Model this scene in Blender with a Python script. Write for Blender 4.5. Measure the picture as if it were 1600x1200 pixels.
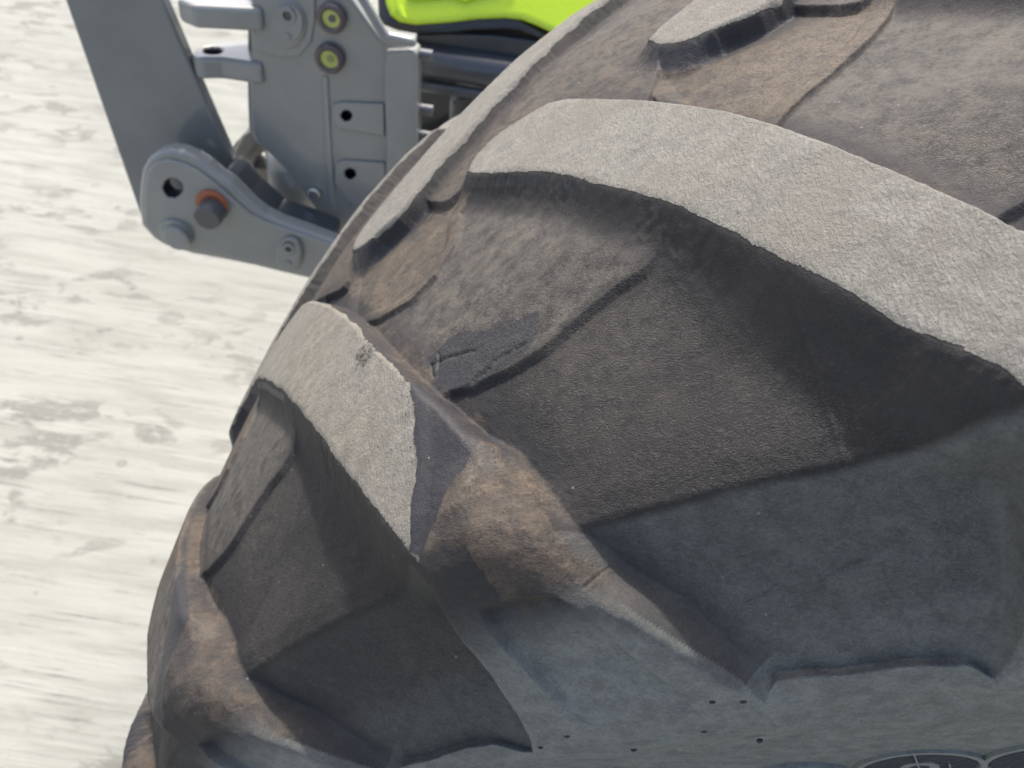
import bpy, bmesh, math
import numpy as np
from mathutils import Vector, Matrix

for o in list(bpy.data.objects):
    bpy.data.objects.remove(o)
S = bpy.context.scene
COL = S.collection

# ------------------------------------------------------------------ camera
ALPHA = 0.55                       # how far ahead of the wheel's top the camera stands (rad)
RV = np.array([-0.83476, -0.46180, 0.08318])
CF = np.array([0.0, -0.43153, 0.89913])
FPX = 1230.36                      # focal length in pixels of a 1600 wide picture
HUB = 0.75
def rod(w):
    t = np.linalg.norm(w); k = w/t
    K = np.array([[0,-k[2],k[1]],[k[2],0,-k[0]],[-k[1],k[0],0]])
    return np.eye(3)+math.sin(t)*K+(1-math.cos(t))*K@K
RC = rod(RV)
ca, sa = math.cos(ALPHA), math.sin(ALPHA)
def w_dir(d):
    return np.array([d[0]*ca-d[2]*sa, d[1], d[2]*ca+d[0]*sa])
CAMP = w_dir(CF)+np.array([0,0,HUB])
RIGHT, UP, BACK = w_dir(RC[0]), w_dir(RC[1]), w_dir(RC[2])
cam = bpy.data.cameras.new('camera'); co = bpy.data.objects.new('camera', cam); COL.objects.link(co)
M = Matrix.Identity(4)
for i in range(3):
    M[i][0], M[i][1], M[i][2], M[i][3] = RIGHT[i], UP[i], BACK[i], CAMP[i]
co.matrix_world = M
cam.sensor_width = 36; cam.lens = FPX/1600*36; cam.clip_start = .01; cam.clip_end = 500
cam.dof.use_dof = True; cam.dof.focus_distance = .305; cam.dof.aperture_fstop = cam.lens/1.8
S.camera = co

# ------------------------------------------------------------------ sky and sun
SUN = Vector((-.06, .50, .86)).normalized()      # towards the sun
el = math.asin(SUN.z); az = math.atan2(SUN.x, SUN.y)
w = bpy.data.worlds.new('World'); S.world = w; w.use_nodes = True
nt = w.node_tree; bg = nt.nodes['Background']
sky = nt.nodes.new('ShaderNodeTexSky'); sky.sky_type = 'NISHITA'; sky.sun_disc = False
sky.sun_elevation = el; sky.sun_rotation = az; sky.air_density = 1.0; sky.dust_density = 5.0; sky.ozone_density = .6
nt.links.new(sky.outputs[0], bg.inputs[0]); bg.inputs[1].default_value = .15
sl = bpy.data.lights.new('sun', 'SUN'); sl.energy = 2.1; sl.angle = math.radians(2.5); sl.color = (1, .97, .92)
so = bpy.data.objects.new('sun', sl); COL.objects.link(so)
so.rotation_euler = (-SUN).to_track_quat('-Z', 'Y').to_euler()
S.view_settings.view_transform = 'Standard'; S.view_settings.look = 'None'
S.view_settings.gamma = 1; S.view_settings.exposure = .92

# ------------------------------------------------------------------ helpers
def ray(px, py):
    d = (px-800)/FPX*RIGHT-(py-600)/FPX*UP-BACK
    return d/np.linalg.norm(d)
def aty(px, py, Y):
    d = ray(px, py); return Vector(CAMP+d*(Y-CAMP[1])/d[1])
def atz(px, py, Z):
    d = ray(px, py); return Vector(CAMP+d*(Z-CAMP[2])/d[2])

def mat(name, base, rough=.5, metal=0, build=None, spec=.5):
    m = bpy.data.materials.new(name); m.use_nodes = True
    b = m.node_tree.nodes['Principled BSDF']
    b.inputs['Base Color'].default_value = (*base, 1); b.inputs['Roughness'].default_value = rough
    b.inputs['Metallic'].default_value = metal; b.inputs['Specular IOR Level'].default_value = spec
    if build: build(m.node_tree, b)
    return m
class NT:
    def __init__(s, nt): s.nt = nt
    def n(s, t, **k):
        x = s.nt.nodes.new(t)
        for a, v in k.items(): setattr(x, a, v)
        return x
    def l(s, a, b): s.nt.links.new(a, b)
    def val(s, x, inp):
        if isinstance(x, (int, float)): inp.default_value = x
        elif isinstance(x, (tuple, list)): inp.default_value = tuple(x) if len(x) == 4 or inp.type == 'VECTOR' else (*x, 1)
        else: s.l(x, inp)
    def math(s, op, a, b=0., c=None, clamp=False):
        m = s.n('ShaderNodeMath', operation=op, use_clamp=clamp); s.val(a, m.inputs[0]); s.val(b, m.inputs[1])
        if c is not None: s.val(c, m.inputs[2])
        return m.outputs[0]
    def mix(s, f, a, b, blend='MIX'):
        m = s.n('ShaderNodeMix', data_type='RGBA', blend_type=blend); s.val(f, m.inputs[0]); s.val(a, m.inputs[6]); s.val(b, m.inputs[7])
        return m.outputs[2]
    def noise(s, vec, scale, detail=4, rough=.55, dist=0.):
        m = s.n('ShaderNodeTexNoise'); s.l(vec, m.inputs['Vector']); m.inputs['Scale'].default_value = scale
        m.inputs['Detail'].default_value = detail; m.inputs['Roughness'].default_value = rough; m.inputs['Distortion'].default_value = dist
        return m.outputs['Fac']
    def ramp(s, f, a, b, c0=0., c1=1.):
        m = s.n('ShaderNodeMapRange'); m.interpolation_type = 'SMOOTHSTEP'
        s.val(f, m.inputs[0]); s.val(a, m.inputs[1]); s.val(b, m.inputs[2]); s.val(c0, m.inputs[3]); s.val(c1, m.inputs[4])
        return m.outputs[0]
    def mapping(s, vec, scale=(1, 1, 1), rot=(0, 0, 0)):
        m = s.n('ShaderNodeMapping'); s.l(vec, m.inputs[0]); m.inputs['Scale'].default_value = scale; m.inputs['Rotation'].default_value = rot
        return m.outputs[0]
    def attr(s, name):
        return s.n('ShaderNodeAttribute', attribute_name=name).outputs['Fac']
    def bump(s, h, dist, strength=1., normal=None):
        b = s.n('ShaderNodeBump'); s.val(h, b.inputs['Height']); b.inputs['Distance'].default_value = dist; b.inputs['Strength'].default_value = strength
        if normal is not None: s.l(normal, b.inputs['Normal'])
        return b.outputs[0]

def link(name, me, parent=None, mats=(), smooth=False):
    o = bpy.data.objects.new(name, me); COL.objects.link(o)
    for m in mats: me.materials.append(m)
    if parent: o.parent = parent
    if smooth:
        me.polygons.foreach_set('use_smooth', [True]*len(me.polygons))
    return o

# ------------------------------------------------------------------ materials
def rubber(nt_, b):
    t = NT(nt_)
    tco = t.n('ShaderNodeTexCoord'); UVc = tco.outputs['UV']; uv = tco.outputs['Object']
    top, mud, slick_shade, side, dust, crk = (t.attr(k) for k in ('worn', 'mud', 'slick_shade', 'side', 'dust', 'crack'))
    big = t.noise(uv, 22, 5, .6); mid = t.noise(uv, 120, 5, .6); fine = t.noise(uv, 700, 4, .7); grain = t.noise(uv, 2600, 2, .6)
    streak = t.noise(uv, 45, 5, .65, .6)
    # dark rubber
    c = t.mix(t.ramp(big, .3, .7), (.028, .027, .027), (.044, .040, .038))
    c = t.mix(t.ramp(fine, .45, .75, 0, .5), c, (.062, .057, .054))
    # dusty film
    df = t.math('MULTIPLY', dust, t.ramp(t.math('ADD', t.math('MULTIPLY', mid, .6), t.math('MULTIPLY', fine, .4)), .34, .62), clamp=True)
    c = t.mix(df, c, t.mix(big, (.095, .086, .075), (.135, .120, .100)))
    # sidewall: greyer, green tint
    c = t.mix(side, c, t.mix(t.ramp(t.math('ADD', t.math('MULTIPLY', mid, .5), t.math('MULTIPLY', fine, .5)), .36, .64), (.132, .138, .130), (.222, .230, .214)))
    # clean slick rubber, plus shade painted on the lug flanks
    sf = t.ramp(t.math('ADD', slick_shade, t.math('MULTIPLY', t.math('SUBTRACT', mid, .5), .7)), .32, .66)
    c = t.mix(t.math('MULTIPLY', sf, .85), c, t.mix(fine, (.020, .020, .024), (.045, .045, .05)))
    # mud
    mudn = t.math('ADD', mud, t.math('MULTIPLY', t.math('SUBTRACT', t.math('ADD', t.math('MULTIPLY', mid, .6), t.math('MULTIPLY', streak, .4)), .5), 1.5))
    mf = t.math('MULTIPLY', t.ramp(mudn, .3, .9), t.ramp(mud, 0, .2))
    c = t.mix(t.math('MULTIPLY', mf, .85), c, t.mix(t.ramp(t.math('ADD', t.math('MULTIPLY', mid, .5), t.math('MULTIPLY', fine, .5)), .36, .66), (.066, .053, .042), (.118, .092, .068)))
    tan = t.attr('tan')
    c = t.mix(t.math('MULTIPLY', tan, t.ramp(fine, .35, .62, .05, .8)), c, t.mix(mid, (.13, .10, .07), (.235, .185, .13)))
    # worn light lug faces
    fib = t.noise(t.mapping(UVc, (900, 300, 1), (0, 0, .7)), 1, 4, .7, .8)
    tn = t.math('ADD', top, t.math('MULTIPLY', t.math('SUBTRACT', t.math('ADD', t.math('MULTIPLY', fine, .6), t.math('MULTIPLY', mid, .4)), .5), 1.1))
    tf = t.math('MULTIPLY', t.ramp(tn, .42, .62), t.ramp(top, 0, .15))
    tc = t.mix(t.ramp(mid, .25, .75), (.215, .206, .180), (.300, .289, .253))
    tc = t.mix(t.ramp(fib, .35, .6, .45, 0), tc, (.115, .11, .10))
    tc = t.mix(t.ramp(big, .4, .7, 0, .6), tc, (.215, .195, .165))
    tc = t.mix(t.math('MULTIPLY', mud, 1.6, clamp=True), tc, t.mix(t.ramp(mid, .3, .7), (.185, .168, .135), (.265, .243, .200)))
    c = t.mix(tf, c, tc)
    pits = t.noise(uv, 900, 2, .5)
    c = t.mix(t.math('MULTIPLY', t.math('MULTIPLY', mud, t.math('SUBTRACT', 1, tf)), t.ramp(pits, .40, .30, 0, .8)), c, (.02, .017, .015))
    # grains
    c = t.mix(t.ramp(grain, .62, .74, 0, .5), c, t.mix(tf, (.13, .125, .12), (.5, .48, .45)))
    c = t.mix(t.ramp(grain, .36, .28, 0, .55), c, t.mix(tf, (.015, .014, .014), (.13, .12, .11)))
    # bright specks
    v = t.n('ShaderNodeTexVoronoi', feature='F1'); t.l(uv, v.inputs['Vector']); v.inputs['Scale'].default_value = 230
    wn = t.n('ShaderNodeSeparateColor'); t.l(v.outputs['Color'], wn.inputs[0])
    sp = t.math('MULTIPLY', t.ramp(v.outputs['Distance'], .16, .07), t.math('GREATER_THAN', wn.outputs[0], .982))
    c = t.mix(t.math('MULTIPLY', sp, .35), c, (.5, .47, .42))
    # seams cut through everything but the worn faces
    t.l(c, b.inputs['Base Color'])
    r = t.math('ADD', .62, t.math('MULTIPLY', mid, .16))
    r = t.math('SUBTRACT', r, t.math('MULTIPLY', sf, .22))
    r = t.math('ADD', r, t.math('MULTIPLY', tf, .2))
    t.l(r, b.inputs['Roughness'])
    # relief
    vc = t.n('ShaderNodeTexVoronoi', feature='DISTANCE_TO_EDGE')
    wob = t.n('ShaderNodeVectorMath', operation='ADD'); t.l(t.mapping(UVc, (.55, 1.5, 1), (0, 0, -.5)), wob.inputs[0])
    nn = t.n('ShaderNodeTexNoise'); t.l(uv, nn.inputs['Vector']); nn.inputs['Scale'].default_value = 160; nn.inputs['Detail'].default_value = 3
    sc = t.n('ShaderNodeVectorMath', operation='SCALE'); t.l(nn.outputs['Color'], sc.inputs[0]); sc.inputs['Scale'].default_value = .012
    t.l(sc.outputs[0], wob.inputs[1]); t.l(wob.outputs[0], vc.inputs['Vector']); vc.inputs['Scale'].default_value = 640
    cr = t.math('MULTIPLY', t.ramp(vc.outputs['Distance'], 0, .2), crk)
    h = t.math('MULTIPLY', cr, .38)
    h = t.math('ADD', h, t.math('MULTIPLY', grain, .2))
    h = t.math('ADD', h, t.math('MULTIPLY', fine, t.math('ADD', .3, t.math('MULTIPLY', tf, .9))))
    h = t.math('ADD', h, t.math('MULTIPLY', mid, .5))
    h = t.math('ADD', h, t.math('MULTIPLY', mf, .7))
    h = t.math('ADD', h, t.math('MULTIPLY', fib, t.math('MULTIPLY', tf, 1.6)))
    h = t.math('ADD', h, t.math('MULTIPLY', t.noise(uv, 300, 4, .6), t.math('MULTIPLY', tf, .8)))
    t.l(t.bump(h, .0007, 1.), b.inputs['Normal'])
RUB = mat('weathered_rubber', (.05, .05, .05), .7, build=rubber, spec=.27)

def concrete(nt_, b):
    t = NT(nt_)
    g = t.n('ShaderNodeTexCoord').outputs['Object']
    rot = (0, 0, GROT)
    s1 = t.noise(t.mapping(g, (1.1, 9, 1), rot), 2.2, 7, .68, .25)
    s2 = t.noise(t.mapping(g, (.8, 30, 1), rot), 3.0, 5, .7, .2)
    bl = t.noise(t.mapping(g, (1.4, 3.2, 1), rot), 4.5, 7, .72, .3)
    fi = t.noise(g, 60, 5, .7)
    big = t.noise(g, .9, 4, .6)
    c = t.mix(t.ramp(big, .3, .7), (.272, .273, .240), (.330, .330, .292))
    c = t.mix(t.ramp(s1, .42, .62, 0, .55), c, (.215, .215, .185))
    pt_ = t.noise(t.mapping(g, (1.0, 2.4, 1), rot), 5.2, 6, .62, .5)
    sel = t.noise(t.mapping(g, (1.0, 1.8, 1), rot), 1.3, 3, .5)
    patch = t.math('MULTIPLY', t.ramp(pt_, .515, .585), t.ramp(sel, .39, .55))
    c = t.mix(t.math('MULTIPLY', patch, t.ramp(fi, .30, .55, .45, .85)), c, (.165, .162, .140))
    f2 = t.math('MULTIPLY', t.ramp(s2, .56, .64), t.ramp(bl, .42, .55))
    c = t.mix(t.math('MULTIPLY', f2, .75), c, (.125, .125, .108))
    vp = t.n('ShaderNodeTexVoronoi', feature='F1'); t.l(g, vp.inputs['Vector']); vp.inputs['Scale'].default_value = 11
    pc = t.n('ShaderNodeSeparateColor'); t.l(vp.outputs['Color'], pc.inputs[0])
    pit = t.math('MULTIPLY', t.ramp(t.math('ABSOLUTE', t.math('SUBTRACT', vp.outputs['Distance'], .12)), .05, .02), t.math('GREATER_THAN', pc.outputs[0], .8))
    c = t.mix(t.math('MULTIPLY', pit, .5), c, (.14, .14, .12))
    c = t.mix(t.ramp(s2, .42, .3, 0, .5), c, (.40, .40, .35))
    t.l(c, b.inputs['Base Color'])
    t.l(t.bump(t.math('ADD', s2, t.math('MULTIPLY', fi, .5)), .004, .6), b.inputs['Normal'])
pa, pb = atz(20, 590, 0), atz(340, 520, 0)
GROT = -math.atan2(pb.y-pa.y, pb.x-pa.x)
CONC = mat('brushed_concrete', (.6, .6, .55), .85, build=concrete)

def paint(c1, c2, rough=.32):
    def f(nt_, b):
        t = NT(nt_); g = t.n('ShaderNodeTexCoord').outputs['Object']
        n = t.noise(g, 9, 4, .6)
        t.l(t.mix(t.ramp(n, .35, .65), c1, c2), b.inputs['Base Color'])
        t.l(t.math('ADD', rough, t.math('MULTIPLY', t.noise(g, 30, 4), .15)), b.inputs['Roughness'])
        t.l(t.bump(t.noise(g, 140, 3), .0004, .5), b.inputs['Normal'])
        b.inputs['Coat Weight'].default_value = .7; b.inputs['Coat Roughness'].default_value = .08
    return f
GREY = mat('grey_paint', (.2, .22, .22), .35, build=paint((.225, .231, .22), (.262, .268, .254), .26))
DGREY = mat('dark_grey_paint', (.06, .07, .08), .3, build=paint((.04, .046, .055), (.06, .067, .078), .3))
BARG = mat('strut_grey_paint', (.15, .17, .18), .35, build=paint((.135, .147, .151), (.16, .174, .177), .35))
CAST = mat('cast_grey_paint', (.2, .19, .17), .45, build=paint((.17, .165, .155), (.25, .24, .215), .4))
GREEN = mat('lime_green_paint', (.5, .8, .02), .28, build=paint((.60, .84, .012), (.63, .86, .02), .2))
BLACK = mat('black_rubber_seal', (.008, .008, .01), .5, build=paint((.006, .006, .008), (.012, .012, .014), .45))
HOLE = mat('dark_bore', (.012, .014, .02), .5, build=paint((.01, .012, .018), (.02, .022, .03), .4))
ORNG = mat('orange_brown_bush', (.35, .09, .02), .45, build=paint((.30, .075, .02), (.42, .12, .035), .4))
YEL = mat('yellow_green_cap', (.45, .5, .09), .4, build=paint((.40, .46, .08), (.50, .55, .13), .35))
CAPM = mat('olive_cap_mark', (.2, .23, .05), .5, build=paint((.2, .24, .05), (.26, .3, .07), .4))
CAPR = mat('dark_red_brown_ring', (.06, .04, .045), .4, build=paint((.05, .035, .04), (.09, .065, .07), .3))
STEEL = mat('bright_steel', (.6, .6, .6), .3, 1.0, build=lambda n_, b: NT(n_).l(NT(n_).ramp(NT(n_).noise(NT(n_).n('ShaderNodeTexCoord').outputs['Object'], 80), .3, .7, .25, .45), b.inputs['Roughness']))
ZINC = mat('zinc_thread', (.2, .2, .21), .4, .7, build=lambda n_, b: NT(n_).l(NT(n_).ramp(NT(n_).noise(NT(n_).n('ShaderNodeTexCoord').outputs['Object'], 80), .3, .7, .3, .5), b.inputs['Roughness']))

# ------------------------------------------------------------------ ground
me = bpy.data.meshes.new('ground')
n = 24; xs = np.linspace(-60, 60, n)
vs = [(x, y, 0) for y in xs for x in xs]
fs = [(j*n+i, j*n+i+1, (j+1)*n+i+1, (j+1)*n+i) for j in range(n-1) for i in range(n-1)]
me.from_pydata(vs, [], fs)
g = link('ground', me, None, [CONC]); g['kind'] = 'structure'; g['label'] = 'pale brushed concrete yard with grey streaks and stains'

# ------------------------------------------------------------------ tractor
tractor = bpy.data.objects.new('tractor', None); COL.objects.link(tractor)
tractor['label'] = 'lime green tractor with a worn lugged front tyre and grey front linkage'
tractor['category'] = 'tractor'

# ================================================================== TYRE
R0 = .75; NL = 20; P = 2*math.pi/NL
PRO = np.array([  # v, base y, base r, top y, top r
 (0,0,.7305,0,.750),(.05,.05,.7305,.05,.750),(.10,.10,.729,.10,.7485),(.15,.15,.7235,.15,.7445),(.20,.20,.712,.20,.736),
 (.25,.245,.697,.25,.7225),(.262,.2535,.6918,.262,.7175),(.27,.2562,.6835,.2695,.7105),(.30,.2635,.6615,.281,.684),(.34,.2745,.636,.287,.648),(.37,.2830,.612,.289,.618),
 (.38,.2840,.603,.2895,.609),(.42,.278,.568,.285,.570),(.50,.262,.490,.270,.492),(.58,.255,.41,.262,.412),(.64,.24,.36,.246,.362)])
FL = 1.0
def smooth_cols(a, v, i):
    # linear interpolation softened by averaging a small window, so creases are rounded by ~2 mm
    k = np.linspace(-1, 1, 7)*.0022
    acc = 0
    for d in k: acc = acc+np.interp(np.abs(v+d), PRO[:, 0], PRO[:, i])
    return acc/7
def profile(v):
    s = -np.clip(v/.02, -1, 1)
    a = np.abs(v)
    yb = np.where(a < .05, -v, smooth_cols(PRO, v, 1)*np.sign(-v)); yt = np.where(a < .05, -v, smooth_cols(PRO, v, 3)*np.sign(-v))
    return yb, smooth_cols(PRO, v, 2), yt, smooth_cols(PRO, v, 4)

rs = np.random.RandomState(3)
TAB = rs.rand(257, 257)
def vnoise(x, y, seed=0):
    x = x+seed*17.31; y = y+seed*7.77
    xi = np.floor(x).astype(int); yi = np.floor(y).astype(int); fx = x-xi; fy = y-yi
    fx = fx*fx*(3-2*fx); fy = fy*fy*(3-2*fy)
    a = TAB[xi % 257, yi % 257]; b = TAB[(xi+1) % 257, yi % 257]; c = TAB[xi % 257, (yi+1) % 257]; d = TAB[(xi+1) % 257, (yi+1) % 257]
    return (a*(1-fx)+b*fx)*(1-fy)+(c*(1-fx)+d*fx)*fy-.5
def fbm(x, y, o=4, seed=0):
    r = 0; a = 1
    for i in range(o): r = r+a*vnoise(x, y, seed+i); x = x*2.03; y = y*2.03; a *= .55
    return r
def smin(a, b, k):
    h = np.clip(.5+.5*(b-a)/k, 0, 1)
    return b*(1-h)+a*h-k*h*(1-h)
def sstep(x, a, b):
    t = np.clip((x-a)/(b-a), 0, 1); return t*t*(3-2*t)

FR_A = [(.212,.026),(.1668,.0561),(.1223,.088),(.0907,.1185),(.0523,.150),(.0151,.189),(-.0216,.2256),(-.040,.2421),(-.0659,.2608),(-.080,.272)]
FR_B = [(.2152,.0265),(.150,.066),(.115,.091),(.0756,.1172),(.0206,.1614),(-.0386,.2148),(-.0747,.2492),(-.0975,.2709)]
FR_M = [(.2135,.026),(.160,.060),(.118,.090),(.084,.118),(.040,.155),(.006,.188),(-.030,.220),(-.062,.248),(-.090,.271)]
END = [(-.0923,.2808),(-.0897,.3194),(-.0798,.3478),(-.0628,.3737),(-.045,.390)]
BOT = [(-.080,.396),(-.135,.402),(-.190,.4045),(-.232,.404)]
REAR_B = [(-.228,.372),(-.2032,.332),(-.1814,.2986),(-.176,.288),(-.166,.270),(-.152,.247),(-.134,.2253),(-.117,.2067),(-.0894,.182),(-.0542,.148),(-.0031,.0966),(.060,.044),(.1296,-.008)]
REAR = [(-.228,.372),(-.2032,.332),(-.1814,.2986),(-.166,.280),(-.145,.262),(-.118,.238),(-.088,.2105),(-.0714,.1916),(-.0401,.1572),(-.0006,.1109),(.0321,.0789),(.083,.034),(.1312,-.0071)]
NOSE = [(.162,-.0092),(.190,-.006),(.208,.006)]
def outline(fr, wide=False):
    segs = []
    end = END if fr is not FR_A else [(-.078,.2808),(-.072,.3194),(-.062,.3478),(-.0505,.3737),(-.034,.390)]
    RE = REAR if (fr is FR_A or wide) else REAR_B
    pts = fr+end+BOT+RE+NOSE
    rc = [5 if (RE[i][1]+RE[i+1][1])/2 > .236 else 2 for i in range(len(RE)-1)]
    cls = [0]*(len(fr)-1)+[1]*len(end)+[1]+[4]*(len(BOT)-1)+[4]+rc+[2]+[3]*(len(NOSE)-1)+[3]
    q, qc = [], []
    for i in range(len(pts)):                     # cut the corners once, so the flanks turn smoothly
        a, b = np.array(pts[i]), np.array(pts[(i+1) % len(pts)])
        q += [a*.8+b*.2, a*.2+b*.8]; qc += [cls[i], cls[i]]
    return np.array(q), qc
SLOPE = {0: 1.15, 1: 2.2, 2: 4.5, 5: 2.2, 3: 1.0, 4: .35}
FIL = {0: .016, 1: .006, 2: .005, 5: .006, 3: .014, 4: .004}
def poly_dist(th, v, pts, cls=None):
    X = th*R0; n = len(pts); best = np.full(th.shape, 9.); inside = np.zeros(th.shape, bool)
    ws = np.zeros(th.shape); sl = np.zeros(th.shape); fi = np.zeros(th.shape); rr = np.zeros(th.shape); r5 = np.zeros(th.shape)
    for i in range(n):
        ax, ay = pts[i][0]*R0, pts[i][1]; bx, by = pts[(i+1) % n][0]*R0, pts[(i+1) % n][1]
        dx, dy = bx-ax, by-ay
        t = np.clip(((X-ax)*dx+(v-ay)*dy)/(dx*dx+dy*dy+1e-12), 0, 1)
        d = np.hypot(X-ax-t*dx, v-ay-t*dy)
        best = np.minimum(best, d)
        if cls is not None:
            wgt = 1/(d+.0015)**5; ws += wgt; sl += wgt*SLOPE[cls[i]]; fi += wgt*FIL[cls[i]]; rr += wgt*(cls[i] in (2, 5)); r5 += wgt*(cls[i] == 5)
        c = ((ay > v) != (by > v)) & (X < (bx-ax)*(v-ay)/(by-ay+1e-12)+ax)
        inside ^= c
    sd = np.where(inside, -best, best)
    if cls is None: return sd
    return sd, sl/ws, fi/ws, rr/ws, r5/ws

PLATE = [(.01,.105),(.03,.115),(.050,.134),(.059,.149),(.065,.160),(.076,.1665),(.093,.170),(.118,.179),(.139,.187),(.165,.190),(.190,.190),(.208,.186),(.235,.195),(.30,.15),(.34,.10),(.40,.0),(.40,-.06),(.1,-.06)]
APRON_0 = [(.18,.015),(.205,.028),(.222,.044),(.2185,.062),(.219,.077),(.232,.099),(.255,.108),(.290,.104),(.318,.094),(.345,.09),(.36,.05),(.40,-.05),(.15,-.05)]
APRON_1 = [(.18,.015),(.200,.020),(.215,.029),(.228,.047),(.241,.061),(.255,.072),(.268,.082),(.293,.098),(.330,.13),(.37,.05),(.40,-.05),(.15,-.05)]
TIER = [(.300,-.04),(.284,-.015),(.266,.004),(.248,.019),(.238,.023),(.226,.021),(.205,.012),(.16,-.002),(.128,-.012),(.115,-.004),(.095,.006),(.075,.017),(.062,.020),(.053,.012),(.048,-.004),(.038,-.02),(-.03,-.075),(-.06,-.115),(.10,-.15),(.2,-.10)]
TIER_1 = [(.150,-.02),(.128,-.012)]+TIER[9:17]+[(-.06,-.115),(.03,-.13),(.11,-.07)]
TIER_0 = TIER[:8]+[(.120,.020),(.085,.052),(.066,.050),(.057,.025),(.050,.0),(.038,-.02)]+TIER[16:]
SCOOP = [(-.1168,.2905),(-.1383,.2895),(-.1575,.2925),(-.1655,.2995),(-.1785,.335),(-.190,.365),(-.185,.385),(-.13,.385),(-.1125,.360),(-.1135,.332),(-.1125,.304)]
SLICK = [(.2340,.160),(.212,.1555),(.1806,.1590),(.1439,.1650),(.1400,.1744),(.1541,.1855),(.1653,.1888),(.1886,.1893),(.2060,.186),(.2208,.1755)]
BEVEL = [(-.0894,.1821),(-.0975,.202),(-.1005,.2215),(-.0965,.2475),(-.0907,.262),(-.1022,.2667),(-.121,.2508),(-.1334,.2408),(-.150,.235),(-.135,.205),(-.112,.180)]
def field(th, v):
    """th, v arrays -> drop below the top profile, lug id, lug edge distance, masks"""
    K = np.round((th)/P).astype(int)
    T = np.hypot(*(lambda q: (q[2]-q[0], q[3]-q[1]))(profile(v)))
    wob = .0009*fbm(th*R0*330, v*330, 3, 1)*(.4+2*np.clip(fbm(th*R0*30, v*30, 2, 8)+.2, 0, 1))+.0006*fbm(th*R0*30, v*30, 2, 5)
    big = np.full(th.shape, 9.)
    out = dict(T=T)
    # floor tiers, for each groove on each side
    floor = T.copy(); dust = np.zeros(th.shape); tier_m = np.zeros(th.shape); ap_m = np.zeros(th.shape)
    ws = .0026
    def each(mirror):
        tt = th+(P/2 if mirror else 0); vv = -v if mirror else v
        return tt, vv
    for mir in (False, True):
        tt, vv = each(mir)
        for off in (-1, 0, 1):
            k = np.floor(tt/P)+off
            c = tt-k*P
            near = (c > -.12) & (c < .45) & (vv > -.17) & (vv < .24)
            if not near.any(): continue
            idx = np.where(near)
            cc, cv = c[idx], vv[idx]
            dp = poly_dist(cc, cv, PLATE); dp = np.maximum(dp, -cv-.001) if mir else dp; m = sstep(dp, .0010, -.0008)*(1 if not mir else (k[idx] != 2))
            floor[idx] = np.minimum(floor[idx], .0156+np.maximum(dp, 0)*.2+10*(vv[idx] > .26))
            lv = np.minimum(floor[idx], .0125)
            floor[idx] = floor[idx]*(1-m)+lv*m
            dust[idx] = np.maximum(dust[idx], sstep(dp, .0, -.008)*sstep(cv, -.02, .02))
    for mir in (False, True):
        tt, vv = each(mir)
        for off in (-1, 0, 1):
            k = np.floor(tt/P)+off
            c = tt-k*P
            near = (c > -.12) & (c < .45) & (vv > -.17) & (vv < .2)
            if not near.any(): continue
            idx = np.where(near)
            cc, cv = c[idx], vv[idx]
            da = np.where((k[idx] == -1), poly_dist(cc, cv, APRON_1), poly_dist(cc, cv, APRON_0)); da = np.maximum(da, -cv-.001) if mir else da; m = sstep(da, .0008, -.0014)*(1 if not mir else (k[idx] != 2))
            ap_m[idx] = np.maximum(ap_m[idx], m)
            lv = np.minimum(floor[idx], .0100+np.where(k[idx] == 1, 0, .0075)*sstep(da, -.004, -.026)*(0 if mir else 1))
            floor[idx] = floor[idx]*(1-m)+lv*m
    for off in (-1, 0, 1):
        k = np.floor(th/P)+off; c = th-k*P
        near = (c > -.1) & (c < .34) & (v > -.17) & (v < .04)
        if near.any():
            idx = np.where(near)
            dt = np.where(k[idx] == 0, poly_dist(c[idx], v[idx], TIER_0), np.where(k[idx] == 1, poly_dist(c[idx], v[idx], TIER_1), poly_dist(c[idx], v[idx], TIER))); m = sstep(dt, .0006, -.0016)
            lv = np.minimum(floor[idx], .0078)
            m = m*sstep(v[idx], -.15, -.09)
            floor[idx] = floor[idx]*(1-m)+lv*m
            tier_m[idx] = np.maximum(tier_m[idx], m)
    # sidewall ledge
    for sgn in (1, -1):
        tt = th if sgn > 0 else th+P/2
        vv = v*sgn
        c = (tt+.055) % P-.055                 # groove in front of lug runs -.05 .. .09 at the ledge
        vg = .3655+.0016*np.sin((c-.02)*14)-.003*sstep(c, .03, .065)+.016*sstep(c, .070, .090)+.003*sstep(c, -.0, -.025)+.016*sstep(c, -.027, -.050)
        m = sstep(vv, vg-.0004, vg+.0016)
        floor = floor*(1-m)+np.minimum(floor, .0042)*m
    out['floor'] = floor
    # lugs
    drop = floor.copy(); lug = np.full(th.shape, -1); edge = np.full(th.shape, 9.); rearw = np.zeros(th.shape)
    cls_t = np.zeros(th.shape)
    lc = np.zeros(th.shape); lv_ = np.zeros(th.shape)
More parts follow.
